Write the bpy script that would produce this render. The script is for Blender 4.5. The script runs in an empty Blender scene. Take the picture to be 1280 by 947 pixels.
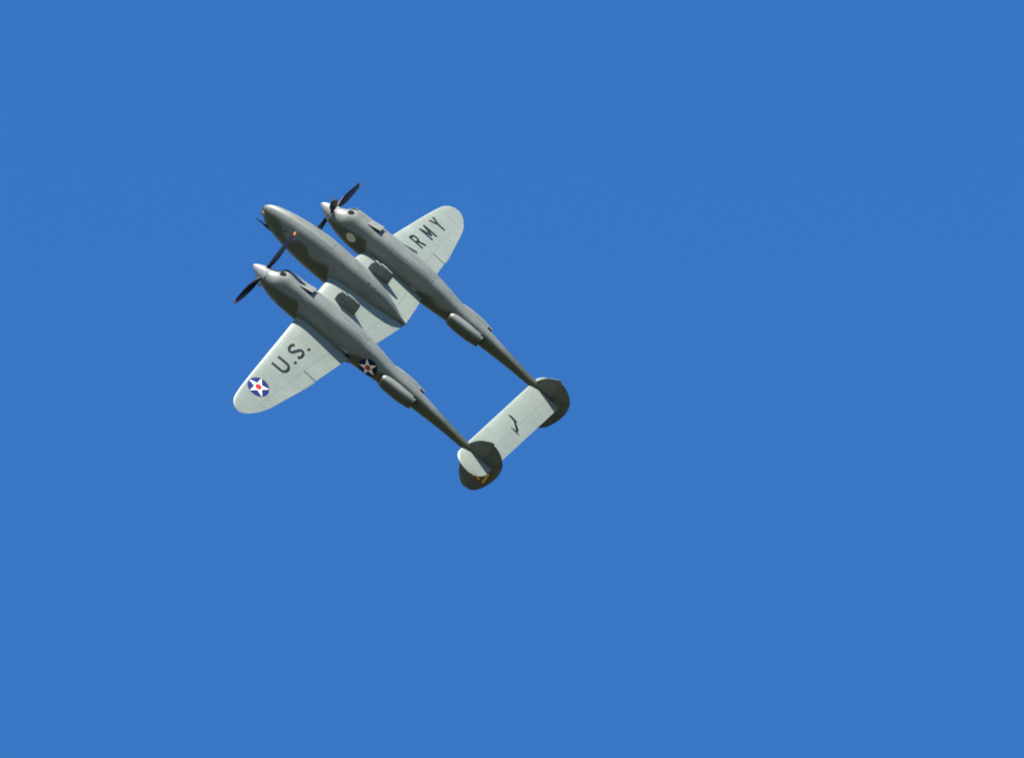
import bpy, math
import numpy as np
from mathutils import Matrix, Vector
from mathutils.bvhtree import BVHTree

SC = bpy.context.scene
COL = SC.collection
R = math.radians
rng = np.random.default_rng(38)

# ------------------------------------------------------------------ camera
PITCH = R(30)
FPX = 1280 * 1400 / 36                       # focal length in photo pixels
cam_d = bpy.data.cameras.new("camera")
cam_d.lens = 1400; cam_d.sensor_width = 36; cam_d.sensor_fit = 'HORIZONTAL'
cam_d.clip_start = 1; cam_d.clip_end = 200000
cam = bpy.data.objects.new("camera", cam_d); COL.objects.link(cam)
C_R = Vector((1, 0, 0)); C_U = Vector((0, -math.sin(PITCH), math.cos(PITCH)))
C_B = -Vector((0, math.cos(PITCH), math.sin(PITCH)))
CAM_ROT = Matrix((C_R, C_U, C_B)).transposed()
CAM_LOC = Vector((0, 0, 1.7))
cam.matrix_world = Matrix.Translation(CAM_LOC) @ CAM_ROT.to_4x4()
SC.camera = cam
SC.cycles.filter_width = 1.9                  # the long lens draws a little soft

# ---------------------------------------- attitude of the aircraft (x aft, y starboard, z up)
S_PX = 38.053
AX = Vector((29.1, -24.2, 3.9485)) / S_PX
AY = Vector((-17.25, -15.85, 29.9876)) / S_PX
AX.normalize(); AY = (AY - AX * AY.dot(AX)).normalized(); AZ = AX.cross(AY)
A_CAM = Matrix((AX, AY, AZ)).transposed()
A_ROT = CAM_ROT @ A_CAM
DEPTH = FPX / S_PX
mid = A_CAM @ Vector((5.0, 0, 0))
d0 = DEPTH + mid.z                           # depth of the aircraft origin (thrust line, between the spinner tips)
P0 = (359.1, 291.9)
ORG = CAM_LOC + CAM_ROT @ (Vector(((P0[0] - 640) / FPX, -(P0[1] - 473.5) / FPX, -1)) * d0)

# ------------------------------------------------------------------ sun and sky
SUN_LOCAL = Vector((-1.40, -0.62, -1.0)).normalized()    # ahead, to port, below the belly
SUN_DIR = (A_ROT @ SUN_LOCAL).normalized()
SUN_EL = math.asin(SUN_DIR.z); SUN_AZ = math.atan2(SUN_DIR.x, SUN_DIR.y)
sun_d = bpy.data.lights.new("sun", 'SUN'); sun_d.energy = 5.0; sun_d.angle = R(0.53); sun_d.color = (1.0, 0.95, 0.86)
sun = bpy.data.objects.new("sun", sun_d); COL.objects.link(sun)
sun.rotation_euler = SUN_DIR.to_track_quat('Z', 'Y').to_euler(); sun.location = (0, 0, 60)
world = bpy.data.worlds.new("World"); SC.world = world; world.use_nodes = True
wn = world.node_tree; wn.nodes.clear()
sky = wn.nodes.new('ShaderNodeTexSky'); sky.sky_type = 'NISHITA'; sky.sun_disc = False
sky.sun_elevation = SUN_EL; sky.sun_rotation = SUN_AZ
sky.air_density = 1.0; sky.dust_density = 0.0; sky.ozone_density = 3.0; sky.altitude = 300
hs = wn.nodes.new('ShaderNodeHueSaturation'); hs.inputs['Saturation'].default_value = 1.33; hs.inputs['Hue'].default_value = 0.508
bg = wn.nodes.new('ShaderNodeBackground'); bg.inputs['Strength'].default_value = 0.070
wo = wn.nodes.new('ShaderNodeOutputWorld')
wn.links.new(sky.outputs[0], hs.inputs['Color']); wn.links.new(hs.outputs[0], bg.inputs[0]); wn.links.new(bg.outputs[0], wo.inputs[0])
SC.view_settings.view_transform = 'Standard'; SC.view_settings.look = 'None'
SC.view_settings.exposure = 1.35; SC.view_settings.gamma = 1
SC.view_settings.use_curve_mapping = False

# ------------------------------------------------------------------ materials
def new_mat(name):
    m = bpy.data.materials.new(name); m.use_nodes = True
    nt = m.node_tree
    return m, nt, nt.nodes['Principled BSDF']

def N(nt, t, **kw):
    n = nt.nodes.new(t)
    for k, v in kw.items(): setattr(n, k, v)
    return n

def math_n(nt, op, a, b=None, c=None, clamp=False):
    n = N(nt, 'ShaderNodeMath', operation=op, use_clamp=clamp)
    for i, v in enumerate((a, b, c)):
        if v is None: continue
        if hasattr(v, 'links'): nt.links.new(v, n.inputs[i])
        else: n.inputs[i].default_value = v
    return n.outputs[0]

def mix_col(nt, fac, a, b, mode='MIX'):
    n = N(nt, 'ShaderNodeMix', data_type='RGBA', blend_type=mode)
    for s, v in ((n.inputs[0], fac), (n.inputs[6], a), (n.inputs[7], b)):
        if hasattr(v, 'links'): nt.links.new(v, s)
        elif isinstance(v, (tuple, list)): s.default_value = (*v, 1) if len(v) == 3 else v
        else: s.default_value = v
    return n.outputs[2]

def noise(nt, vec, scale, detail=4, rough=0.6):
    n = N(nt, 'ShaderNodeTexNoise'); n.inputs['Scale'].default_value = scale
    n.inputs['Detail'].default_value = detail; n.inputs['Roughness'].default_value = rough
    nt.links.new(vec, n.inputs['Vector']); return n.outputs[0]

def ramp(nt, v, lo, hi):
    n = N(nt, 'ShaderNodeMapRange', interpolation_type='SMOOTHSTEP')
    nt.links.new(v, n.inputs[0]); n.inputs[1].default_value = lo; n.inputs[2].default_value = hi
    return n.outputs[0]

def seam(nt, coord, pitch, phase, width):
    f = math_n(nt, 'FRACT', math_n(nt, 'MULTIPLY_ADD', coord, 1.0 / pitch, phase))
    f = math_n(nt, 'ABSOLUTE', math_n(nt, 'SUBTRACT', f, 0.5))
    return math_n(nt, 'LESS_THAN', f, width / pitch / 2)

GREY = (0.150, 0.162, 0.147)
OLIVE = (0.060, 0.066, 0.036)
PALE = (0.196, 0.226, 0.194)

def paint(name, base, olive=None, border=None, xr=(0, 1), zr=(-1.2, 1.2), soft=0.075, rough=0.43, seams=(0.61, 0.55), streak=0.34, lines=0.12, panel=0.09):
    """Sprayed aircraft paint: optional olive upper colour above a wavy border z = border(x)."""
    m, nt, bs = new_mat(name)
    tc = N(nt, 'ShaderNodeTexCoord'); ob = tc.outputs['Object']
    sp = N(nt, 'ShaderNodeSeparateXYZ'); nt.links.new(ob, sp.inputs[0])
    col = base
    if olive is not None:
        if border is None:
            col = olive
        else:
            xn = math_n(nt, 'DIVIDE', math_n(nt, 'SUBTRACT', sp.outputs[0], xr[0]), xr[1] - xr[0], clamp=True)
            fc = N(nt, 'ShaderNodeFloatCurve'); cu = fc.mapping.curves[0]
            pts = [((x - xr[0]) / (xr[1] - xr[0]), (z - zr[0]) / (zr[1] - zr[0])) for x, z in border]
            cu.points[0].location = pts[0]; cu.points[1].location = pts[-1]
            for p in pts[1:-1]: cu.points.new(*p)
            for p in cu.points: p.handle_type = 'AUTO_CLAMPED'
            fc.mapping.use_clip = True; fc.mapping.update()
            nt.links.new(xn, fc.inputs['Value'])
            zb = math_n(nt, 'MULTIPLY_ADD', fc.outputs[0], zr[1] - zr[0], zr[0])
            nz = noise(nt, ob, 5.0, 3)
            dz = math_n(nt, 'SUBTRACT', sp.outputs[2], zb)
            dz = math_n(nt, 'ADD', dz, math_n(nt, 'MULTIPLY_ADD', nz, 0.10, -0.05))
            col = mix_col(nt, ramp(nt, dz, -soft, soft), base, olive)
    big = noise(nt, ob, 1.3, 5, 0.65); fine = noise(nt, ob, 9.0, 6, 0.7)
    fac = math_n(nt, 'MULTIPLY_ADD', big, 0.36, 0.82); fac = math_n(nt, 'MULTIPLY', fac, math_n(nt, 'MULTIPLY_ADD', fine, 0.28, 0.86))
    if streak:                                # oil and exhaust stains drawn out along the airflow
        mp = N(nt, 'ShaderNodeMapping'); mp.inputs['Scale'].default_value = (0.55, 7.0, 7.0); nt.links.new(ob, mp.inputs[0])
        st = noise(nt, mp.outputs[0], 1.0, 4, 0.6)
        fac = math_n(nt, 'MULTIPLY', fac, math_n(nt, 'SUBTRACT', 1.0, math_n(nt, 'MULTIPLY', ramp(nt, st, 0.52, 0.75), streak)))
    if seams:
        cv = N(nt, 'ShaderNodeCombineXYZ')
        for i, (c_, p_, o_) in enumerate(((sp.outputs[0], seams[0], 0.21), (sp.outputs[1], seams[1], 0.37), (sp.outputs[2], 0.43, 0.5))):
            nt.links.new(math_n(nt, 'FLOOR', math_n(nt, 'MULTIPLY_ADD', c_, 1.0 / p_, o_ + 0.5)), cv.inputs[i])
        wh = N(nt, 'ShaderNodeTexWhiteNoise', noise_dimensions='3D'); nt.links.new(cv.outputs[0], wh.inputs['Vector'])
        fac = math_n(nt, 'MULTIPLY', fac, math_n(nt, 'MULTIPLY_ADD', wh.outputs['Value'], panel, 1.0 - panel / 2))
        ln = math_n(nt, 'MAXIMUM', seam(nt, sp.outputs[0], seams[0], 0.21, 0.014), seam(nt, sp.outputs[1], seams[1], 0.37, 0.014))
        fac = math_n(nt, 'MULTIPLY', fac, math_n(nt, 'SUBTRACT', 1.0, math_n(nt, 'MULTIPLY', ln, lines)))
    g = N(nt, 'ShaderNodeCombineColor')
    for i in range(3): nt.links.new(fac, g.inputs[i])
    out = mix_col(nt, 1.0, col, g.outputs[0], 'MULTIPLY')
    nt.links.new(out, bs.inputs['Base Color'])
    nt.links.new(math_n(nt, 'MULTIPLY_ADD', fine, 0.25, rough - 0.12), bs.inputs['Roughness'])
    bs.inputs['Specular IOR Level'].default_value = 0.5
    bp = N(nt, 'ShaderNodeBump'); bp.inputs['Strength'].default_value = 0.12; bp.inputs['Distance'].default_value = 0.02
    nt.links.new(noise(nt, ob, 2.2, 3), bp.inputs['Height']); nt.links.new(bp.outputs[0], bs.inputs['Normal'])
    return m

def flat(name, col, rough=0.5, metal=0.0, spec=0.4):
    m, nt, bs = new_mat(name)
    tc = N(nt, 'ShaderNodeTexCoord'); f = noise(nt, tc.outputs['Object'], 11.0, 4)
    g = math_n(nt, 'MULTIPLY_ADD', f, 0.3, 0.85); cc = N(nt, 'ShaderNodeCombineColor')
    for i in range(3): nt.links.new(g, cc.inputs[i])
    nt.links.new(mix_col(nt, 1.0, col, cc.outputs[0], 'MULTIPLY'), bs.inputs['Base Color'])
    bs.inputs['Roughness'].default_value = rough; bs.inputs['Metallic'].default_value = metal
    bs.inputs['Specular IOR Level'].default_value = spec
    return m

_BB = [(0.0, 0.1), (0.55, 0.06), (0.86, -0.06), (1.1, -0.16), (1.36, -0.22), (1.69, -0.28), (1.95, -0.33), (2.1, -0.20), (2.2, 0.12),
               (2.6, 0.32), (3.6, 0.30), (4.1, 0.16), (4.45, -0.02), (4.75, -0.12), (5.2, 0.02), (5.45, -0.02), (5.7, -0.14), (6.3, 0.0),
               (6.75, 0.02), (7.1, -0.10), (7.6, -0.08), (8.2, -0.06), (8.8, 0.0), (9.1, -0.05), (9.4, -0.3), (10.0, -0.9)]
BOOM_BORDER = [(x, z - 0.09 * min(max((x - 4.2) / 0.5, 0), 1)) for x, z in _BB]
POD_BORDER = [(-1.2, -0.28), (-0.85, -0.36), (-0.5, -0.44), (-0.27, -0.36), (-0.07, -0.24), (0.12, -0.10), (0.24, -0.12), (0.40, -0.30), (0.62, -0.42),
              (0.85, -0.42), (1.03, -0.26), (1.28, -0.24), (1.45, -0.27), (1.65, -0.36), (1.82, -0.36), (1.95, -0.05), (2.2, 0.25), (5.0, 0.3)]
M_BOOM = paint("grey_and_olive_boom_paint", GREY, OLIVE, BOOM_BORDER, (0, 10))
M_POD = paint("grey_and_olive_nacelle_paint", GREY, OLIVE, POD_BORDER, (-1.2, 5.0))
M_PALE = paint("pale_grey_panel_paint", PALE, seams=None)
M_GREYP = paint("grey_panel_paint", GREY, seams=None)
M_PYLON = paint("dark_grey_pylon_paint", (0.105, 0.115, 0.12), seams=None)
M_RAD = paint("grey_and_olive_radiator_paint", GREY, OLIVE, [(5, -0.19), (5.7, -0.17), (6.3, -0.20), (6.8, -0.17), (7.5, -0.18)], (5, 7.5), seams=None)
M_FIN = paint("faded_olive_fin_paint", GREY, (0.100, 0.106, 0.080), None, seams=(0.47, 0.9), rough=0.5)
M_RUD = paint("olive_rudder_fabric_paint", GREY, (0.080, 0.083, 0.060), None, seams=(0.47, 0.9), rough=0.6)
M_OLIVE = paint("olive_drab_paint", GREY, OLIVE, None, seams=(0.47, 0.9), rough=0.55)
M_SPIN = paint("grey_spinner_paint", (0.24, 0.25, 0.24), seams=None, rough=0.32, streak=0)
M_BLADE = flat("black_blade_paint", (0.006, 0.007, 0.012), 0.45, 0.0, 0.25)
M_YELLOW = flat("yellow_paint", (0.42, 0.14, 0.015), 0.45)
M_ORANGE = flat("orange_number_paint", (1.0, 0.42, 0.02), 0.5)
M_BLACK = flat("black_lettering_paint", (0.008, 0.013, 0.020), 0.6, 0.0, 0.2)
_nt = M_BLACK.node_tree; _l = _nt.nodes['Principled BSDF'].inputs['Base Color'].links[0].from_socket
_tc = N(_nt, 'ShaderNodeTexCoord')
_nt.links.new(mix_col(_nt, math_n(_nt, 'MULTIPLY', ramp(_nt, noise(_nt, _tc.outputs['Object'], 14.0, 5, 0.7), 0.55, 0.80), 0.22), _l, PALE), _nt.nodes['Principled BSDF'].inputs['Base Color'])
M_BLUE = flat("insignia_blue_paint", (0.006, 0.020, 0.115), 0.45)
M_BLUE_SHADED = flat("insignia_shaded_blue_paint", (0.008, 0.014, 0.050), 0.6, 0.0, 0.15)  # same insignia blue, darkened: the boom side's shade is put into the colour
M_WHITE = flat("insignia_white_paint", (0.86, 0.83, 0.74), 0.45)
M_RED = flat("insignia_red_paint", (0.52, 0.020, 0.035), 0.45)
M_DARK = flat("dark_duct", (0.010, 0.010, 0.012), 0.9, 0.0, 0.05)
M_STEEL = flat("gun_steel", (0.05, 0.05, 0.055), 0.4, 0.8)
M_POLISH = flat("polished_metal", (0.66, 0.64, 0.46), 0.35, 0.6)
M_RUST = flat("heat_stained_steel", (0.13, 0.085, 0.06), 0.5, 0.7)
M_REDLENS = flat("red_lens", (0.40, 0.05, 0.03), 0.3)
mg, ntg, bsg = new_mat("canopy_glass")
bsg.inputs['Base Color'].default_value = (0.75, 0.85, 0.88, 1); bsg.inputs['Roughness'].default_value = 0.05
bsg.inputs['Transmission Weight'].default_value = 0.85; bsg.inputs['IOR'].default_value = 1.2
tcg = N(ntg, 'ShaderNodeTexCoord'); ntg.links.new(math_n(ntg, 'MULTIPLY_ADD', noise(ntg, tcg.outputs['Object'], 4.0), 0.06, 0.02), bsg.inputs['Roughness'])
M_GLASS = mg

# ------------------------------------------------------------------ mesh helpers
def mesh_obj(name, verts, faces, mats, parent=None, smooth=True, angle=38, midx=None, loc=(0, 0, 0)):
    me = bpy.data.meshes.new(name)
    me.from_pydata([tuple(map(float, v)) for v in verts], [], [tuple(int(i) for i in f) for f in faces])
    for m in (mats if isinstance(mats, (list, tuple)) else [mats]): me.materials.append(m)
    if midx is not None:
        me.polygons.foreach_set('material_index', np.asarray(midx, dtype=np.int32))
    if smooth:
        me.polygons.foreach_set('use_smooth', np.ones(len(me.polygons), dtype=bool))
        me.set_sharp_from_angle(angle=R(angle))
    me.update()
    o = bpy.data.objects.new(name, me); COL.objects.link(o)
    o.location = loc
    if parent is not None: o.parent = parent
    return o

def loft(rings, cap0=True, cap1=True, flip=False):
    n = len(rings[0]); v = [p for r_ in rings for p in r_]; f = []
    for i in range(len(rings) - 1):
        for j in range(n):
            k = (j + 1) % n
            q = (i * n + j, i * n + k, (i + 1) * n + k, (i + 1) * n + j)
            f.append(q[::-1] if flip else q)
    a = tuple(range(n)); b = tuple(range((len(rings) - 1) * n, len(rings) * n))
    if cap0: f.append(a if flip else a[::-1])
    if cap1: f.append(b[::-1] if flip else b)
    return v, f

def outward(v, f):
    """Flip all faces of a closed mesh if its signed volume is negative."""
    V = np.array(v, dtype=float); vol = 0.0
    for q in f:
        for i in range(1, len(q) - 1):
            vol += np.dot(V[q[0]], np.cross(V[q[i]], V[q[i + 1]]))
    return (v, [tuple(reversed(q)) for q in f]) if vol < 0 else (v, f)

def join(*parts):
    V, F, I = [], [], []
    for k, (v, f) in enumerate(parts):
        b = len(V); V += list(v); F += [tuple(i + b for i in q) for q in f]; I += [k] * len(f)
    return V, F, I

def smoothtab(tab):
    """Monotone cubic (Fritsch-Carlson) interpolation of table rows (x, c1, c2 ...)."""
    T = np.array(tab, dtype=float); X = T[:, 0]; out = []
    for c in range(1, T.shape[1]):
        Y = T[:, c]; h = np.diff(X); d = np.diff(Y) / h; m = np.zeros(len(X))
        m[0], m[-1] = d[0], d[-1]
        for i in range(1, len(X) - 1):
            if d[i - 1] * d[i] > 0:
                w1 = 2 * h[i] + h[i - 1]; w2 = h[i] + 2 * h[i - 1]
                m[i] = (w1 + w2) / (w1 / d[i - 1] + w2 / d[i])
        out.append((X, Y, h, m))
    def ev(x):
        r_ = []
        for X_, Y, h, m in out:
            i = min(max(int(np.searchsorted(X_, x)) - 1, 0), len(X_) - 2); t = min(max((x - X_[i]) / h[i], 0), 1)
            r_.append((2 * t**3 - 3 * t**2 + 1) * Y[i] + (t**3 - 2 * t**2 + t) * h[i] * m[i] + (-2 * t**3 + 3 * t**2) * Y[i + 1] + (t**3 - t**2) * h[i] * m[i + 1])
        return r_
    return ev

def box(x0, x1, y0, y1, z0, z1):
    v = [(x, y, z) for x in (x0, x1) for y in (y0, y1) for z in (z0, z1)]
    f = [(0, 1, 3, 2), (4, 6, 7, 5), (0, 4, 5, 1), (2, 3, 7, 6), (0, 2, 6, 4), (1, 5, 7, 3)]
    return outward(v, f)

def tube(p, q, r0, r1=None, n=12, caps=True):
    p, q = Vector(p), Vector(q); r1 = r0 if r1 is None else r1
    d = (q - p).normalized(); u = d.orthogonal().normalized(); w = d.cross(u)
    rings = [[p + (u * math.cos(2 * math.pi * k / n) + w * math.sin(2 * math.pi * k / n)) * r0 for k in range(n)],
             [q + (u * math.cos(2 * math.pi * k / n) + w * math.sin(2 * math.pi * k / n)) * r1 for k in range(n)]]
    return outward(*loft(rings, caps, caps))

def bvh(o):
    me = o.data
    return BVHTree.FromPolygons([v.co.copy() for v in me.vertices], [tuple(p.vertices) for p in me.polygons])

# ------------------------------------------------------------------ the ground far below
gv, gf = [(0, 0, 0)], []
for r_ in (50, 400, 3000, 40000):
    gv += [(r_ * math.cos(a * math.pi / 24), r_ * math.sin(a * math.pi / 24), 0) for a in range(48)]
gf = [(0, 1 + k, 1 + (k + 1) % 48) for k in range(48)]
for i in range(3):
    gf += [(1 + i * 48 + k, 1 + (i + 1) * 48 + k, 1 + (i + 1) * 48 + (k + 1) % 48, 1 + i * 48 + (k + 1) % 48) for k in range(48)]
m, nt, bs = new_mat("dark_unseen_ground")  # unseen ground added for bounce light, its colour kept dark to weaken the fill
tc = N(nt, 'ShaderNodeTexCoord')
g1 = mix_col(nt, noise(nt, tc.outputs['Object'], 0.02, 6), (0.024, 0.033, 0.020), (0.048, 0.050, 0.038))
nt.links.new(mix_col(nt, noise(nt, tc.outputs['Object'], 2.0, 6), g1, (0.034, 0.042, 0.027)), bs.inputs['Base Color'])
bs.inputs['Roughness'].default_value = 0.95
ground = mesh_obj('ground', gv, gf, m, smooth=False); ground['kind'] = 'structure'

# ================================================================== THE AIRCRAFT
plane = bpy.data.objects.new('twin_boom_aeroplane', None); COL.objects.link(plane)
plane.empty_display_size = 2
plane.matrix_world = Matrix.Translation(ORG) @ A_ROT.to_4x4()
plane['label'] = 'grey and olive twin-boom propeller aeroplane banking in blue sky, pale wings lettered U.S. ARMY'
plane['category'] = 'aeroplane'

# ------------------------------------------------------------------ wing
LE = [(0, 1.99), (1.2, 2.09), (2.4, 2.18), (3.2, 2.265), (5.0, 2.42), (5.9, 2.495), (6.6, 2.56), (7.2, 2.63), (7.5, 2.69), (7.72, 2.79), (7.85, 2.91), (7.91, 3.02), (7.93, 3.11)]
TE = [(0, 4.93), (1.4, 4.73), (2.2, 4.58), (3.12, 4.41), (4.7, 4.205), (5.5, 4.095), (5.8, 4.03), (6.3, 3.93), (6.75, 3.84), (7.12, 3.74), (7.5, 3.57), (7.72, 3.43), (7.85, 3.30), (7.91, 3.21), (7.93, 3.13)]
fLE, fTE = smoothtab(LE), smoothtab(TE)
def wing_z(y): y = abs(y); return -0.10 + 0.0993 * y + 0.0020 * y * y
def wing_pt(y, t, up):
    a = abs(y); le = fLE(a)[0]; ch = max(fTE(a)[0] - le, 0.004); t = min(max(t, 0), 1)
    th = np.interp(a, [0, 7.93], [0.155, 0.115])
    yt = 5 * th * (0.2969 * math.sqrt(t) - 0.126 * t - 0.3516 * t * t + 0.2843 * t**3 - 0.1030 * t**4)
    zc = 0.02 * 4 * t * (1 - t) - np.interp(a, [0, 7.93], [0.035, 0.02]) * (t - 0.3)
    return (le + ch * t, y, wing_z(y) + ch * (zc + (yt if up else -yt)))
def hinge(y): return float(np.interp(abs(y), [0, 1.5, 4.6, 7.1], [0.80, 0.79, 0.715, 0.72]))
def wing_ring(y, t0, t1, n=18):
    ts = [t0 + (t1 - t0) * (1 - math.cos(math.pi * k / (2 * n))) if t0 == 0 else t0 + (t1 - t0) * k / n for k in range(n + 1)]
    if t0 == 0 and t1 > 0.99: ts = [0.5 * (1 - math.cos(math.pi * k / n)) for k in range(n + 1)]
    up = [wing_pt(y, t, True) for t in reversed(ts)]; lo = [wing_pt(y, t, False) for t in (ts[1:] if t0 == 0 else ts)]
    return up + lo
Y_TIP = 7.08
def wing_piece(name, ys, t0f, t1f, mat, parent, n=18, droop=0.0, smooth_angle=38):
    rings = [wing_ring(y, t0f(y), t1f(y), n) for y in ys]
    v, f = outward(*loft(rings))
    v = [Vector(p) for p in v]
    if droop:
        h0 = Vector(wing_pt(ys[0], t0f(ys[0]), True)); h1 = Vector(wing_pt(ys[-1], t0f(ys[-1]), True))
        rot = Matrix.Rotation(droop, 4, (h1 - h0).normalized())
        v = [h0 + (rot @ (p - h0)) for p in v]
    # paint: pale below, olive above (faces whose normal points up)
    me_f = []
    for q in f:
        a, b, c = v[q[0]], v[q[1]], v[q[2]]
        nz = (b - a).cross(c - b) if len(q) < 5 else Vector((0, 0, -1))
        me_f.append(1 if nz.normalized().z > 0.05 and len(q) < 5 else 0)
    return mesh_obj(name, v, f, [mat, M_OLIVE], parent, angle=smooth_angle, midx=me_f)

M_WINGP = paint("pale_grey_wing_underside_paint", PALE, seams=(0.83, 0.76), streak=0.10, lines=0.06, panel=0.035)
ys = list(np.linspace(-Y_TIP, Y_TIP, 73))
wing = wing_piece('wing', ys, lambda y: 0.0, lambda y: hinge(y), M_WINGP, plane, 20)
hs_gap = 0.004
def hstart(y): return hinge(y) + hs_gap / 1.5
one = lambda y: 1.0
for s in (1, -1):
    tip_y = [s * (Y_TIP + 0.004 + (7.93 - Y_TIP - 0.004) * math.sin(k / 16 * math.pi / 2)) for k in range(17)]
    wing_piece('wing_tip', tip_y, lambda y: 0.0, one, M_WINGP, wing, 20)
    wing_piece('flap', [s * y for y in np.linspace(0.46, 2.08, 9)], hstart, one, M_WINGP, wing, 8)
    wing_piece('flap', [s * y for y in np.linspace(2.80, 4.625, 9)], hstart, one, M_WINGP, wing, 8)
    ail = wing_piece('aileron', [s * y for y in np.linspace(4.665, Y_TIP - 0.005, 13)], hstart, one, M_WINGP, wing, 8, droop=R(-0.5))
    # trim tab that stands out behind the aileron's inner end
    tv = []
    for y in (4.72, 5.28):
        e = Vector(wing_pt(s * y, 1.0, True)); dz = 0.0
        tv.append([e + Vector((-0.03, 0, 0.010)), e + Vector((0.03, 0, dz * .3)), e + Vector((-0.03, 0, -0.012))])
    mesh_obj('trim_tab', *outward(*loft(tv)), M_PALE, ail, smooth=False)
wing_piece('centre_trailing_edge', list(np.linspace(-0.445, 0.445, 5)), hstart, one, M_WINGP, wing, 8)

# ------------------------------------------------------------------ bodies of oval section given by their seen top and bottom
def body(tab, ntab):
    ev = smoothtab(tab)
    def sec(x):
        """half width and half depth of an oval of exponent n that shows the tabled top and bottom edges"""
        T, B, a = ev(x); n = float(np.interp(x, *zip(*ntab))); m = n / (n - 1)
        h = (T - B) / 2 * 0.788; q = h ** m - (0.607 * a) ** m
        b = max(q, (0.35 * h) ** m) ** (1 / m) / 0.788
        return (T + B) / 2, a, b, n
    def pt(x, th, off=0.0):
        zc, a, b, n = sec(x); c, s_ = math.cos(th), math.sin(th)
        return Vector((x, (a + off) * math.copysign(abs(c) ** (2 / n), c), zc + (b + off) * math.copysign(abs(s_) ** (2 / n), s_)))
    return pt
def body_mesh(pt, xs, n=64):
    return outward(*loft([[pt(x, 2 * math.pi * k / n) for k in range(n)] for x in xs]))
def patch(pt, x0, x1, a0, a1, off=0.008, nx=8, na=8, depth=0.03):
    top = [[pt(x0 + (x1 - x0) * i / nx, R(a0 + (a1 - a0) * j / na), off) for j in range(na + 1)] for i in range(nx + 1)]
    bot = [[pt(x0 + (x1 - x0) * i / nx, R(a0 + (a1 - a0) * j / na), off - depth) for j in range(na + 1)] for i in range(nx + 1)]
    v = [p for r_ in top for p in r_] + [p for r_ in bot for p in r_]; w = na + 1; o = (nx + 1) * w; f = []
    for i in range(nx):
        for j in range(na):
            q = (i * w + j, i * w + j + 1, (i + 1) * w + j + 1, (i + 1) * w + j)
            f += [q, tuple(o + k for k in reversed(q))]
    edge = [(i * w, (i + 1) * w) for i in range(nx)] + [(nx * w + j, nx * w + j + 1) for j in range(na)] + \
           [((nx - i) * w + na, (nx - i - 1) * w + na) for i in range(nx)] + [(na - j, na - j - 1) for j in range(na)]
    f += [(a, b, b + o, a + o) for a, b in edge]
    return outward(v, f)

# ------------------------------------------------------------------ central nacelle (pilot and guns)
POD = [(-1.17, -0.20, -0.24, 0.0), (-1.155, -0.14, -0.29, 0.05), (-1.10, -0.05, -0.385, 0.11), (-1.0, 0.06, -0.49, 0.165), (-0.72, 0.27, -0.65, 0.26), (-0.28, 0.43, -0.80, 0.345), (0.1, 0.50, -0.89, 0.395),
       (0.6, 0.58, -0.98, 0.44), (1.44, 0.62, -1.05, 0.475), (2.33, 0.60, -1.02, 0.46), (3.0, 0.50, -0.96, 0.415), (3.66, 0.32, -0.83, 0.325), (4.13, 0.10, -0.66, 0.225), (4.59, -0.10, -0.43, 0.11), (4.95, -0.20, -0.27, 0.01)]
pod = body(POD, [(-1.2, 2.0), (-0.6, 2.15), (0.5, 2.45), (3.5, 2.6), (4.9, 2.4)])
xs = [-1.17, -1.165, -1.155, -1.14, -1.12, -1.09, -1.05, -1.0, -0.94, -0.86, -0.76, -0.65] + list(np.linspace(-0.5, 4.95, 44))
fus = mesh_obj('fuselage', *body_mesh(pod, xs), M_POD, plane, angle=60)
b_fus = bvh(fus)
# windscreen and canopy on top
CAN = [(1.78, 0.52, 0.16), (2.1, 0.76, 0.26), (2.4, 0.92, 0.33), (2.75, 0.97, 0.34), (3.1, 0.92, 0.31), (3.5, 0.74, 0.24), (3.9, 0.45, 0.12)]
ec = smoothtab(CAN)
rings = []
for x in np.linspace(1.78, 3.9, 19):
    zt, a = ec(x); z0 = 0.28 - 0.05 * max(0, x - 2.6)
    rings.append([(x, a * math.cos(t), z0 + (zt - z0) * math.sin(t)) for t in np.linspace(0, math.pi, 17)])
can = mesh_obj('canopy', *outward(*loft(rings)), M_GLASS, fus)
fv, ff = [], []
for x in (2.0, 2.35, 2.8, 3.2):
    zt, a = ec(x); z0 = 0.28 - 0.05 * max(0, x - 2.6); arc = []
    for t in np.linspace(0.02, math.pi - 0.02, 17):
        c = Vector((x, (a + 0.008) * math.cos(t), z0 + (zt - z0 + 0.008) * math.sin(t)))
        arc.append([c + Vector((-0.025, 0, 0)), c + Vector((0.025, 0, 0)), c + Vector((0.025, 0, -0.02)), c + Vector((-0.025, 0, -0.02))])
    v, f = outward(*loft(arc)); b = len(fv); fv += v; ff += [tuple(i + b for i in q) for q in f]
mesh_obj('canopy_frame', fv, ff, M_OLIVE, can, smooth=False)
# guns
for y, z, x0 in ((0.19, 0.19, -1.10), (-0.19, 0.19, -1.12), (0.075, 0.25, -0.98), (-0.075, 0.25, -0.90)):
    v, f, i = join(tube((-0.45, y, z), (-0.80, y, z), 0.032), tube((-0.80, y, z), (x0, y, z), 0.019))
    mesh_obj('gun_barrel', v, f, M_STEEL, fus)
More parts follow.
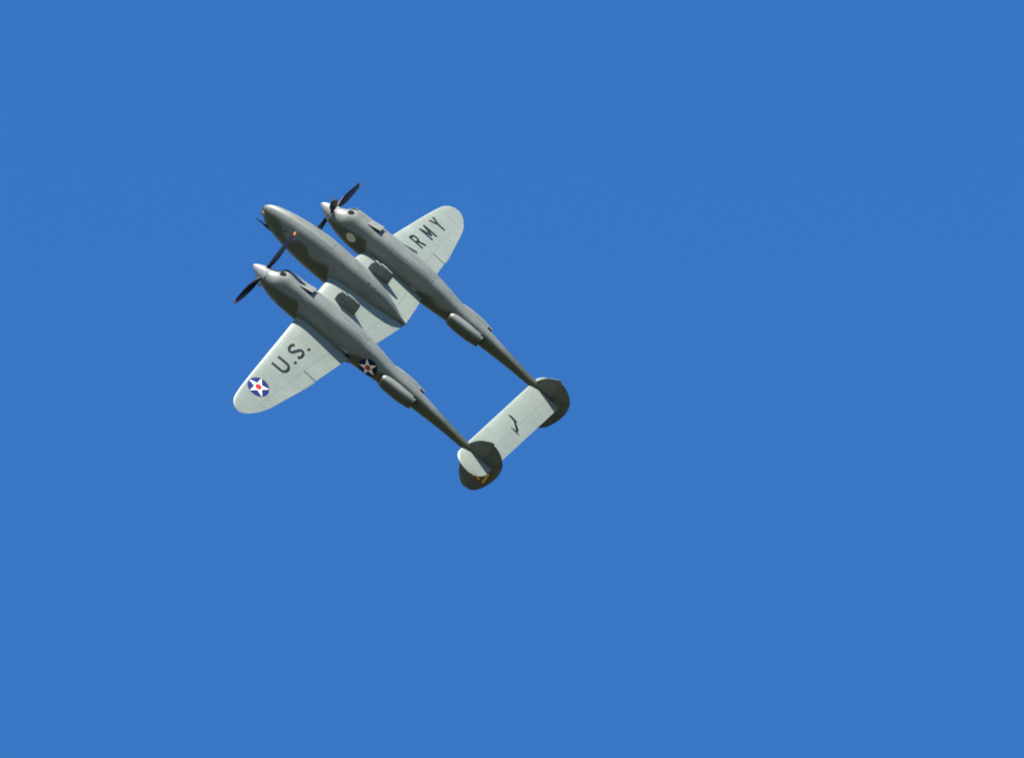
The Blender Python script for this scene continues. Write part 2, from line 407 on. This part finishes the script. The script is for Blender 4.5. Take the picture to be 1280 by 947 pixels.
# spent-case chutes and small vents in the belly
def inset(o_bvh, x, y, z, d, rx, rt, name, parent, mat=M_DARK, yoff=0.0):
    """A small plate set 4 mm proud on the skin hit by a ray from (x,y,z) along d."""
    d = Vector(d).normalized(); hit = o_bvh.ray_cast(Vector((x, y, z)), d)
    if hit[0] is None: return None
    c, n = hit[0], hit[1]; u = (Vector((1, 0, 0)) - n * n.x).normalized(); w = n.cross(u)
    rings = []
    for k in range(16):
        a = 2 * math.pi * k / 16
        rings.append(c + u * (rx * math.cos(a)) + w * (rt * math.sin(a)))
    top = [p + n * 0.006 for p in rings]; bot = [p - n * 0.05 for p in rings]
    return mesh_obj(name, *outward(*loft([bot, top])), mat, parent, loc=(0, yoff, 0))
for x, zc, s in ((-0.04, -0.34, 1), (0.27, -0.40, 1), (-0.04, -0.34, -1), (0.27, -0.40, -1)):
    inset(b_fus, x, s * 1.6, zc - 0.5, (0, -s * 1.0, 0.42), 0.045, 0.03, 'ejection_chute', fus)
for x in (3.2, 3.45):
    inset(b_fus, x, 0.95, -1.75, (0, -0.72, 1.0), 0.03, 0.022, 'drain_vent', fus)
inset(b_fus, 3.66, 0.95, -1.7, (0, -0.72, 1.0), 0.05, 0.028, 'marker_lamp', fus, M_REDLENS)
inset(b_fus, -3, 0.145, -0.13, (1, 0, 0), 0.075, 0.042, 'orange_nose_plate', fus, M_ORANGE)  # small orange oval plate on the starboard side of the nose
for s in (0, 1):
    a0, a1 = ((-89.2, -66), (-114, -90.8))[s]
    mesh_obj('nose_wheel_door', *patch(pod, -0.2, 1.55, a0, a1, 0.005, 14, 5), M_GREYP, fus)

# ------------------------------------------------------------------ tail booms with the engine nacelles
BOOM = [(0.60, 0.43, -0.36, 0.305), (0.75, 0.50, -0.45, 0.345), (0.9, 0.555, -0.58, 0.38), (1.05, 0.60, -0.74, 0.41), (1.25, 0.635, -0.815, 0.44), (1.6, 0.675, -0.83, 0.46),
        (2.0, 0.68, -0.84, 0.46), (2.35, 0.67, -0.865, 0.46), (3.0, 0.66, -0.87, 0.46), (3.5, 0.64, -0.87, 0.45), (4.0, 0.61, -0.85, 0.44), (4.6, 0.575, -0.77, 0.41), (5.1, 0.535, -0.68, 0.37),
        (5.6, 0.48, -0.57, 0.33), (6.0, 0.455, -0.50, 0.30), (6.5, 0.42, -0.45, 0.27), (7.05, 0.38, -0.385, 0.24), (7.7, 0.345, -0.27, 0.21), (8.3, 0.325, -0.17, 0.18), (8.9, 0.325, -0.07, 0.15),
        (9.25, 0.33, -0.03, 0.13), (9.5, 0.30, 0.03, 0.10), (9.8, 0.25, 0.10, 0.05), (9.95, 0.21, 0.14, 0.01)]
boom_pt = body(BOOM, [(0.6, 2.0), (1.0, 2.3), (1.5, 2.7), (4.5, 2.8), (6.0, 2.6), (8.5, 2.3), (10, 2.0)])
YB = 2.44
boom_xs = list(np.linspace(0.6, 2.6, 30)) + list(np.linspace(2.7, 9.95, 64))

RAD = [(5.70, 0.70), (5.74, 0.86), (5.85, 0.96), (6.05, 1.02), (6.35, 1.03), (6.65, 0.98), (6.88, 0.90), (7.00, 0.84)]
er = smoothtab(RAD)
def radiator(s, parent):
    yc, zc, ry, rz = 0.345, -0.015, 0.205, 0.26
    def ring(x, k):
        yo = yc - (0.05 if x > 6.6 else 0) * (x - 6.6) / 0.4
        out = []
        for t in np.linspace(0, 2 * math.pi, 28, endpoint=False):
            c, q = math.cos(t), math.sin(t)
            out.append((x, s * (yo + k * ry * math.copysign(abs(c) ** 0.85, c)), zc + k * rz * math.copysign(abs(q) ** 0.85, q)))
        return out
    xs_ = [5.70, 5.72, 5.74, 5.79, 5.85, 5.95, 6.05, 6.2, 6.35, 6.5, 6.65, 6.8, 6.88]
    rings = [ring(6.02, 0.80), ring(5.76, 0.78), ring(5.70, 0.76)] + [ring(x, er(x)[0]) for x in xs_[1:]]
    v, f = loft(rings)
    mi = [0] * len(f); n = 28
    for k in range(n * 2): mi[k] = 1
    mi[-2] = 1; mi[-1] = 1
    v, f2 = outward(v, f)
    o = mesh_obj('radiator', v, f2, [M_RAD, M_DARK], parent, midx=mi, angle=50)
    # exit flap in two leaves, split along the side
    for a0, a1 in ((-88, -20), (-16, 70)):
        outer, inner = [], []
        for t in np.linspace(R(a0), R(a1), 9):
            c, q = math.cos(t), math.sin(t)
            def P(x, k): return Vector((x, s * (yc - 0.05 * max(0, x - 6.6) / 0.4 + k * ry * math.copysign(abs(c) ** 0.85, c)), zc + k * rz * math.copysign(abs(q) ** 0.85, q)))
            outer.append((P(6.87, 0.915), P(7.02, 0.855), P(7.02, 0.80), P(6.87, 0.86)))
        rings_ = [list(q) for q in outer]
        mesh_obj('exit_flap', *outward(*loft(rings_)), M_RAD, o, smooth=True, angle=40)
    return o

def make_boom(s):
    """s = +1 starboard, -1 port; modelled round its own axis, then set out at y = s * YB"""
    ob = mesh_obj('tail_boom', *body_mesh(boom_pt, boom_xs), M_BOOM, plane, angle=60, loc=(0, s * YB, 0))
    bb = bvh(ob)
    # oil cooler intakes in the chin
    for k in (1, -1):
        hit = bb.ray_cast(Vector((0.0, k * 0.125, -1.45)), Vector((1.03, 0, 0.87)))
        c, n = hit[0], hit[1]
        u = Vector((1, 0, 0)); u = (u - n * n.x).normalized(); w = n.cross(u)
        def rg(r_, d): return [c + n * d + u * (r_ * 1.25 * math.cos(2 * math.pi * q / 24)) + w * (r_ * 0.80 * math.sin(2 * math.pi * q / 24)) for q in range(24)]
        lip = loft([rg(0.112, -0.05), rg(0.110, 0.008), rg(0.102, 0.014), rg(0.094, 0.008)], True, False)
        duct = loft([rg(0.094, 0.008), rg(0.090, 0.004)], False, True)
        v, f, i = join(lip, duct)
        v, f = outward(v, f)
        mesh_obj('oil_cooler_intake', v, f, [M_GREYP, M_DARK], ob, midx=i, angle=50)
    # oil cooler exit shutter hanging open under the nacelle
    h0 = [Vector((1.70, y, -0.672)) for y in (-0.155, 0.155)]
    e0 = [Vector((2.17, y, -0.775)) for y in (-0.155, 0.155)]
    up = Vector((0, 0, 0.022))
    leaf = loft([[h0[0] - up, h0[1] - up, h0[1], h0[0]], [e0[0] - up, e0[1] - up, e0[1], e0[0]]])
    inner = loft([[h0[0] + Vector((0.02, .014, .12)), h0[1] + Vector((0.02, -.014, .12)), h0[1] + Vector((0.02, -.014, .002)), h0[0] + Vector((0.02, .014, .002))],
                  [e0[0] + Vector((-0.03, .014, .25)), e0[1] + Vector((-0.03, -.014, .25)), e0[1] + Vector((-0.03, -.014, .002)), e0[0] + Vector((-0.03, .014, .002))]])
    v, f, i = join(outward(*leaf), outward(*inner))
    mesh_obj('oil_cooler_shutter', v, f, [M_GREYP, M_DARK], ob, midx=i, smooth=False)
    # main wheel doors
    for a0, a1 in ((-89.2, -58), (-122, -90.8)):
        mesh_obj('wheel_door', *patch(boom_pt, 2.75, 4.55, a0, a1, 0.005, 14, 6), M_BOOM, ob)
    for k in (1, -1):
        radiator(k, ob)
        hit = bb.ray_cast(Vector((4.2, k * 2, -0.02)), Vector((0, -k, 0)))
        # small air scoop on the boom's side with its dark outlet
        rings = []
        for x, r_ in ((4.06, 0.012), (4.10, 0.035), (4.16, 0.05), (4.24, 0.055), (4.30, 0.052)):
            rings.append([(x, hit[0].y + k * (-0.01 + 0.9 * r_ * math.cos(t)), -0.02 + 1.1 * r_ * math.sin(t)) for t in np.linspace(0, 2 * math.pi, 14, endpoint=False)])
        v, f = outward(*loft(rings)); mi = [0] * len(f); mi[-1] = 1
        mesh_obj('air_scoop', v, f, [M_PALE, M_DARK], ob, midx=mi)
        inset(bb, 4.36, k * 2, 0.10, (0, -k, 0), 0.10, 0.05, 'outlet_vent', ob)
    # turbo-supercharger in the top of the boom
    v, f, i = join(tube((4.35, 0, 0.35), (4.35, 0, 0.485), 0.24, 0.22, 24), tube((4.35, 0, 0.485), (4.35, 0, 0.53), 0.15, 0.12, 20))
    mesh_obj('turbocharger', v, f, [M_RUST, M_STEEL], ob, midx=i)
    if s < 0:                                 # polished disc on the inboard side lets the pilot see the nose wheel
        inset(bb, 1.53, 2, -0.03, (0, -1, 0), 0.185, 0.15, 'polished_disc', ob, M_POLISH)
    return ob, bb
boom_s, bvh_s = make_boom(1)
boom_p, bvh_p = make_boom(-1)

# ------------------------------------------------------------------ propellers
SPIN = [(0.0, 0.004), (0.02, 0.035), (0.06, 0.075), (0.12, 0.12), (0.2, 0.17), (0.3, 0.22), (0.4, 0.262), (0.5, 0.297), (0.595, 0.325)]
def make_prop(s, phi0):
    ev = smoothtab(SPIN); n = 36; rings = []
    for x in (0.0, 0.01, 0.02, 0.04, 0.06, 0.09, 0.12, 0.16, 0.2, 0.25, 0.3, 0.35, 0.4, 0.45, 0.5, 0.55, 0.592):
        r_ = ev(x)[0]; zc = 0.065 * x
        rings.append([(x, r_ * math.cos(2 * math.pi * k / n), zc + 0.98 * r_ * math.sin(2 * math.pi * k / n)) for k in range(n)])
    prop = mesh_obj('propeller', *outward(*loft(rings)), M_SPIN, plane, angle=50, loc=(0, s * YB, 0))
    hub = Vector((0.46, 0, 0.03))
    st = [(0.24, 0.11, 0.100, 62), (0.34, 0.125, 0.075, 60), (0.5, 0.19, 0.052, 54), (0.7, 0.255, 0.036, 47), (0.95, 0.285, 0.026, 41), (1.2, 0.275, 0.019, 36), (1.45, 0.235, 0.014, 33), (1.60, 0.195, 0.011, 31), (1.68, 0.155, 0.009, 30), (1.73, 0.105, 0.006, 30), (1.75, 0.04, 0.003, 30)]
    st = [(a * 1.045, b_, c_, d_) for a, b_, c_, d_ in st]
    eb = smoothtab(st); rs = [1.045 * q for q in [0.24, 0.3, 0.38, 0.46, 0.56, 0.68, 0.8, 0.95, 1.1, 1.25, 1.4, 1.5, 1.585, 1.59, 1.63, 1.67, 1.70, 1.725, 1.742, 1.75]]
    for k in range(3):
        ph = R(phi0 + 120 * k); rad = Vector((0, math.cos(ph), math.sin(ph)))
        tan = Vector((0, math.sin(ph), -math.cos(ph))) * s
        rings = []
        for r_ in rs:
            ch, th, be = eb(r_); be = R(be)
            cd = tan * math.cos(be) + Vector((-1, 0, 0)) * math.sin(be); nd = rad.cross(cd)
            rings.append([hub + rad * r_ + cd * (ch * 0.5 * math.cos(t) - ch * 0.05) + nd * (th * math.sin(t) * (1 + 0.25 * math.cos(t))) for t in np.linspace(0, 2 * math.pi, 16, endpoint=False)])
        v, f = outward(*loft(rings)); mi = []
        for q in range(len(rs) - 1): mi += [1 if rs[q] > 1.70 else 0] * 16
        mi += [0, 1]
        mesh_obj('blade', v, f, [M_BLADE, M_YELLOW], prop, midx=mi, angle=60)
    return prop
make_prop(1, -110)
make_prop(-1, -50)

# ------------------------------------------------------------------ tailplane, elevator, mass balances
TPL = [(0, 9.15), (2.6, 9.15), (2.85, 9.165), (3.0, 9.215), (3.15, 9.32), (3.27, 9.49), (3.34, 9.68), (3.37, 9.86)]
TPT = [(0, 10.375), (2.8, 10.375), (2.95, 10.355), (3.1, 10.305), (3.22, 10.20), (3.31, 10.06), (3.355, 9.95), (3.37, 9.88)]
fl, ft = smoothtab(TPL), smoothtab(TPT); ZT = 0.185
def tp_pt(y, t, up):
    a = abs(y); le = fl(a)[0]; ch = max(ft(a)[0] - le, 0.004)
    yt = 0.5 * (0.2969 * math.sqrt(t) - 0.126 * t - 0.3516 * t * t + 0.2843 * t**3 - 0.1030 * t**4)
    return (le + ch * t, y, ZT + ch * (yt if up else -yt))
def tp_piece(name, ys, t0, t1, parent, droop=0.0):
    n = 14; rings = []
    for y in ys:
        ts = [t0 + (t1 - t0) * ((1 - math.cos(math.pi * k / (2 * n))) if t0 == 0 else k / n) for k in range(n + 1)]
        if t0 == 0 and t1 == 1: ts = [0.5 * (1 - math.cos(math.pi * k / n)) for k in range(n + 1)]
        rings.append([tp_pt(y, t, True) for t in reversed(ts)] + [tp_pt(y, t, False) for t in (ts[1:] if t0 == 0 else ts)])
    v, f = outward(*loft(rings)); v = [Vector(p) for p in v]
    if droop:
        h = Vector((tp_pt(0, t0, True)[0], 0, ZT)); rot = Matrix.Rotation(droop, 4, 'Y'); v = [h + rot @ (p - h) for p in v]
    mi = []
    for q in f:
        nz = (v[q[1]] - v[q[0]]).cross(v[q[2]] - v[q[1]]) if len(q) < 5 else Vector((0, 0, -1))
        mi.append(1 if len(q) < 5 and nz.normalized().z > 0.05 else 0)
    return mesh_obj(name, v, f, [M_WINGP, M_OLIVE], parent, midx=mi)
tail = tp_piece('tailplane', list(np.linspace(-2.36, 2.36, 21)), 0, 0.60, plane)
for s in (1, -1):
    tp_piece('tailplane_tip', [s * (2.40 + 0.97 * math.sin(k / 16 * math.pi / 2)) for k in range(17)], 0, 1, tail)
elev = tp_piece('elevator', list(np.linspace(-2.33, 2.33, 21)), 0.602, 1, tail, R(-0.6))
for up in (-1, 1):
    zs = ZT + up * 0.055; zw = ZT + up * 0.275
    w = [(9.45, 0.008), (9.48, 0.022), (9.55, 0.032), (9.68, 0.034), (9.78, 0.024), (9.84, 0.008)]
    rings = [[(x, r_ * math.cos(t), zw - up * 0.10 * (x - 9.6) + r_ * math.sin(t)) for t in np.linspace(0, 2 * math.pi, 12, endpoint=False)] for x, r_ in w]
    strut = loft([[(9.66, -0.012, zw), (9.66, 0.012, zw), (9.72, 0.012, zw), (9.72, -0.012, zw)], [(9.93, -0.02, zs - up * 0.03), (9.93, 0.02, zs - up * 0.03), (10.04, 0.02, zs - up * 0.03), (10.04, -0.02, zs - up * 0.03)]])
    v, f, i = join(outward(*loft(rings)), outward(*strut))
    mesh_obj('mass_balance', v, f, M_STEEL, tail)

# ------------------------------------------------------------------ fins and rudders (outline measured in the boom's plane)
FL = [(-0.675, 9.92), (-0.66, 9.86), (-0.60, 9.74), (-0.52, 9.61), (-0.43, 9.50), (-0.25, 9.36), (-0.05, 9.26), (0.2, 9.20), (0.45, 9.22), (0.7, 9.29), (0.92, 9.39), (1.14, 9.50), (1.32, 9.64), (1.42, 9.76), (1.47, 9.86), (1.49, 9.97)]
FT = [(-0.675, 9.95), (-0.655, 10.0), (-0.60, 10.08), (-0.54, 10.23), (-0.43, 10.39), (-0.33, 10.49), (-0.1, 10.62), (0.2, 10.665), (0.58, 10.61), (0.97, 10.49), (1.15, 10.405), (1.32, 10.285), (1.42, 10.18), (1.47, 10.08), (1.49, 10.0)]
ffl, fft = smoothtab(FL), smoothtab(FT); XH = 9.965
def fin_half(x, z):
    le = ffl(z)[0]; ch = max(fft(z)[0] - le, 0.01); t = min(max((x - le) / ch, 0), 1)
    return 0.45 * min(ch, 1.25) * (0.2969 * math.sqrt(t) - 0.126 * t - 0.3516 * t * t + 0.2843 * t**3 - 0.1015 * t**4)
def fin_piece(zs, x0f, x1f, n=12):
    rings = []
    for z in zs:
        a, b = x0f(z), x1f(z); b = max(b, a + 0.004)
        xs_ = [a + (b - a) * (1 - math.cos(math.pi * k / (2 * n))) for k in range(n + 1)]
        rings.append([(x, fin_half(x, z), z) for x in reversed(xs_)] + [(x, -fin_half(x, z), z) for x in xs_])
    return outward(*loft(rings))
zs_f = [-0.675 + 2.165 * 0.5 * (1 - math.cos(math.pi * k / 44)) for k in range(45)]
def make_fin(s):
    fin = mesh_obj('tail_fin', *fin_piece(zs_f, lambda z: min(ffl(z)[0], XH - 0.001), lambda z: min(fft(z)[0], XH - 0.001)), M_FIN, plane, loc=(0, s * YB, 0))
    zr = [z for z in zs_f if -0.63 < z < 1.46]
    rud = mesh_obj('rudder', *fin_piece(zr, lambda z: XH + 0.002, lambda z: fft(z)[0]), M_RUD, fin)
    v, f = fin_piece(list(np.linspace(-0.05, 0.55, 7)), lambda z: fft(z)[0] - 0.10, lambda z: fft(z)[0] - 0.004, 6)
    v = [(p[0], p[1] * 1.6 + math.copysign(0.004, p[1]), p[2]) for p in v]
    mesh_obj('rudder_tab', v, f, M_FIN, rud)
    return fin
fin_s, fin_p = make_fin(1), make_fin(-1)

# ------------------------------------------------------------------ drop-tank pylons under the inner wings
for s in (1, -1):
    y0 = s * 1.20
    prof = [(2.62, -0.05), (2.66, -0.34), (2.69, -0.50), (2.76, -0.545), (3.15, -0.60), (3.40, -0.585), (3.45, -0.55), (3.48, -0.05)]
    wd = [0.035, 0.035, 0.035, 0.05, 0.06, 0.045, 0.03, 0.03]
    midp = [(3.05, -0.05), (3.05, -0.30)]
    xs_ = list(np.linspace(0, 1, 13)); rings = []
    for t in xs_:
        # section across the pylon at a station along x
        x = 2.63 + (3.47 - 2.63) * t; xo = x + 0.06
        zb = np.interp(x, [2.63, 2.66, 2.69, 2.76, 3.15, 3.40, 3.47], [-0.38, -0.46, -0.515, -0.55, -0.605, -0.59, -0.53])
        hw = 0.018 + 0.06 * math.sin(math.pi * min(t * 0.9 + 0.05, 1.0)) ** 0.7
        rings.append([(xo, y0 - hw, -0.06), (xo, y0 - hw, zb + 0.04), (xo, y0 - hw * 0.65, zb), (xo, y0 + hw * 0.65, zb), (xo, y0 + hw, zb + 0.04), (xo, y0 + hw, -0.06)])
    py = mesh_obj('pylon', *outward(*loft(rings)), M_PYLON, plane, angle=30)
    mesh_obj('shackle', *box(2.76, 2.88, y0 - 0.035, y0 + 0.035, -0.57, -0.52), M_PALE, py, smooth=False)
    mesh_obj('shackle', *box(2.98, 3.22, y0 - 0.03, y0 + 0.03, -0.618, -0.565), M_PALE, py, smooth=False)

# ------------------------------------------------------------------ lettering and insignia laid on the skins
class Skin:
    def __init__(self, objs):
        self.t = [(bvh(o), o.location.copy()) for o in objs]
    def below(self, x, y, off):
        best = None
        for t, l in self.t:
            h = t.ray_cast(Vector((x, y, -3)) - l, Vector((0, 0, 1)))
            if h[0] is not None and (best is None or h[0].z + l.z < best.z): best = h[0] + l
        if best is None: best = Vector((x, y, wing_z(y)))
        return best + Vector((0, 0, -off))
wing_skin = Skin([wing] + [c for c in wing.children if c.name.split('.')[0] in ('flap', 'aileron', 'wing_tip')])

def strip(pts, w, closed=False, sub=4):
    """A mitred stroke: list of (left, right) point pairs along a polyline."""
    pts = [p for i, p in enumerate(pts) if i == 0 or math.dist(p, pts[i - 1]) > 0.004]
    P = []
    for a, b in zip(pts[:-1], pts[1:]):
        sub = max(1, int(math.ceil(math.dist(a, b) / 0.04)))
        for k in range(sub): P.append(np.array(a) + (np.array(b) - np.array(a)) * k / sub)
    P.append(np.array(pts[-1], dtype=float)); out = []
    for i, p in enumerate(P):
        d0_ = P[i] - P[i - 1] if i else P[1] - P[0]; d1_ = P[i + 1] - P[i] if i < len(P) - 1 else d0_
        d0_ = d0_ / np.linalg.norm(d0_); d1_ = d1_ / np.linalg.norm(d1_)
        b = d0_ + d1_; b = b / np.linalg.norm(b); n = np.array([-b[1], b[0]]); k = min(1 / max(np.dot(n, [-d0_[1], d0_[0]]), 0.35), 1.8)
        out.append((p + n * w / 2 * k, p, p - n * w / 2 * k))
    return out
def arc(cx, cy, rx, ry, a0, a1, n=14):
    return [(cx + rx * math.cos(R(a0 + (a1 - a0) * k / n)), cy + ry * math.sin(R(a0 + (a1 - a0) * k / n))) for k in range(n + 1)]
GLYPH = {   # unit cell: u 0..1 to the reader's right, v 0..1 up
    'U': [[(0.09, 1), (0.09, 0.34)] + arc(0.5, 0.34, 0.41, 0.27, 180, 360) + [(0.91, 0.34), (0.91, 1)]],
    'S': [arc(0.5, 0.735, 0.40, 0.20, 20, 180, 10) + arc(0.5, 0.735, 0.40, 0.20, 180, 262, 7) + arc(0.5, 0.265, 0.40, 0.20, 82, 0, 7) + arc(0.5, 0.265, 0.40, 0.20, 0, -160, 10)],
    '.': [[(0.5, 0.0), (0.5, 0.14)]],
    'A': [[(0.06, 0), (0.5, 1)], [(0.5, 1), (0.94, 0)], [(0.2, 0.30), (0.8, 0.30)]],
    'R': [[(0.1, 0), (0.1, 1)], [(0.1, 0.94), (0.5, 0.94)] + arc(0.5, 0.71, 0.38, 0.23, 90, -90, 12) + [(0.1, 0.48)], [(0.46, 0.52), (0.92, 0)]],
    'M': [[(0.09, 0), (0.09, 1)], [(0.09, 0.97), (0.5, 0.22)], [(0.5, 0.22), (0.91, 0.97)], [(0.91, 1), (0.91, 0)]],
    'Y': [[(0.04, 1), (0.5, 0.46)], [(0.5, 0.46), (0.96, 1)], [(0.5, 0.50), (0.5, 0)]],
    '1': [[(0.5, 0), (0.5, 1)]],
    '7': [[(0.05, 0.92), (0.92, 0.92)], [(0.92, 0.92), (0.35, 0)]],
    '6': [arc(0.5, 0.3, 0.38, 0.25, 180, 540, 20), [(0.12, 0.3)] + arc(0.55, 0.62, 0.43, 0.33, 180, 60, 10)],
    '3': [arc(0.45, 0.73, 0.40, 0.21, 150, -80, 14), arc(0.45, 0.27, 0.42, 0.22, 80, -150, 14)],
    '0': [arc(0.5, 0.5, 0.40, 0.46, 90, 450, 26)],
}
def letter(ch, project, u0, v0, w, h, stroke, mat, parent, name='letter'):
    V, F = [], []
    for k, st in enumerate(GLYPH[ch]):
        pts = [(u0 + p[0] * w, v0 + p[1] * h) for p in st]
        sw = stroke * 1.3 if ch == '.' else stroke
        rows = strip(pts, sw, sub=6 if len(st) <= 3 else 2)
        b = len(V)
        for row in rows:
            for p in row: V.append(project(p[0], p[1], 0.007 + 0.002 * k))
        for i in range(len(rows) - 1):
            for j in (0, 1): F.append((b + i * 3 + j, b + i * 3 + j + 1, b + (i + 1) * 3 + j + 1, b + (i + 1) * 3 + j))
    return mesh_obj(name, V, F, mat, parent)
# from below the reader's right is port (-y) and up is forward (-x)
def under_wing(u, v, off): return wing_skin.below(-v, -u, off)
TX = 3.35; HT = 0.585
for ch, yl, w in (('U', 5.37, 0.49), ('.', 4.70, 0.14), ('S', 4.45, 0.47), ('.', 3.84, 0.14), ('A', -3.545, 0.475), ('R', -4.41, 0.34), ('M', -5.24, 0.42), ('Y', -6.11, 0.34)):
    letter(ch, under_wing, -yl, -TX, w, HT, 0.098 if ch in 'US.' else 0.090, M_BLACK, wing)

def insignia(project, cu, cv, Rad, parent, flip, blue=None):
    """white five-pointed star with a red centre on a blue disc, one point up"""
    def star_r(t):
        ri = Rad * 0.382; seg = R(36); q = (t - math.pi / 2) % R(72); q = q if q <= seg else R(72) - q
        # straight edge between the point (Rad, 0) and the notch (ri, 36 deg)
        ax, ay, bx, by = Rad, 0.0, ri * math.cos(seg), ri * math.sin(seg)
        return (ax * by - ay * bx) / (math.cos(q) * (by - ay) - math.sin(q) * (bx - ax))
    V, F, I = [], [], []
    for k, rf in enumerate((lambda t: Rad, star_r, lambda t: Rad * 0.30)):
        n, rr = 120, 7; b = len(V)
        V.append(project(cu, cv, 0.005 + 0.003 * k))
        for i in range(1, rr + 1):
            for j in range(n):
                t = 2 * math.pi * j / n; q = rf(t) * i / rr
                V.append(project(cu + q * math.cos(t), cv + q * math.sin(t), 0.005 + 0.003 * k))
        for j in range(n): F.append((b, b + 1 + j, b + 1 + (j + 1) % n)); I.append(k)
        for i in range(rr - 1):
            for j in range(n):
                F.append((b + 1 + i * n + j, b + 1 + (i + 1) * n + j, b + 1 + (i + 1) * n + (j + 1) % n, b + 1 + i * n + (j + 1) % n)); I.append(k)
    if flip: F = [tuple(reversed(q)) for q in F]
    return mesh_obj('star_insignia', V, F, [blue or M_BLUE, M_WHITE, M_RED], parent, midx=I)
insignia(under_wing, -6.55, -3.03, 0.385, wing, False)
def boom_project(tree, s):
    def pr(u, v, off):
        h = tree.ray_cast(Vector((u, s * 3, v)), Vector((0, -s, 0)))
        if h[0] is None: return Vector((u, s * 0.1, v))
        return h[0] + h[1] * off
    return pr
insignia(boom_project(bvh_s, 1), 5.12, -0.03, 0.335, boom_s, False, M_BLUE_SHADED)
insignia(boom_project(bvh_p, -1), 5.12, -0.03, 0.335, boom_p, True, M_BLUE_SHADED)
# orange number on the outer faces of the fins
def fin_project(s):
    def pr(u, v, off):
        x = u if s < 0 else -u
        return Vector((x, s * (fin_half(x, v) + off), v))
    return pr
for s, fin in ((1, fin_s), (-1, fin_p)):
    pr = fin_project(s); w = 0.155; u = -10.43 if s > 0 else 9.50
    for ch in '17630':
        letter(ch, pr, u, 0.42, 0.13, 0.44, 0.072, M_ORANGE, fin, 'number'); u += 0.19
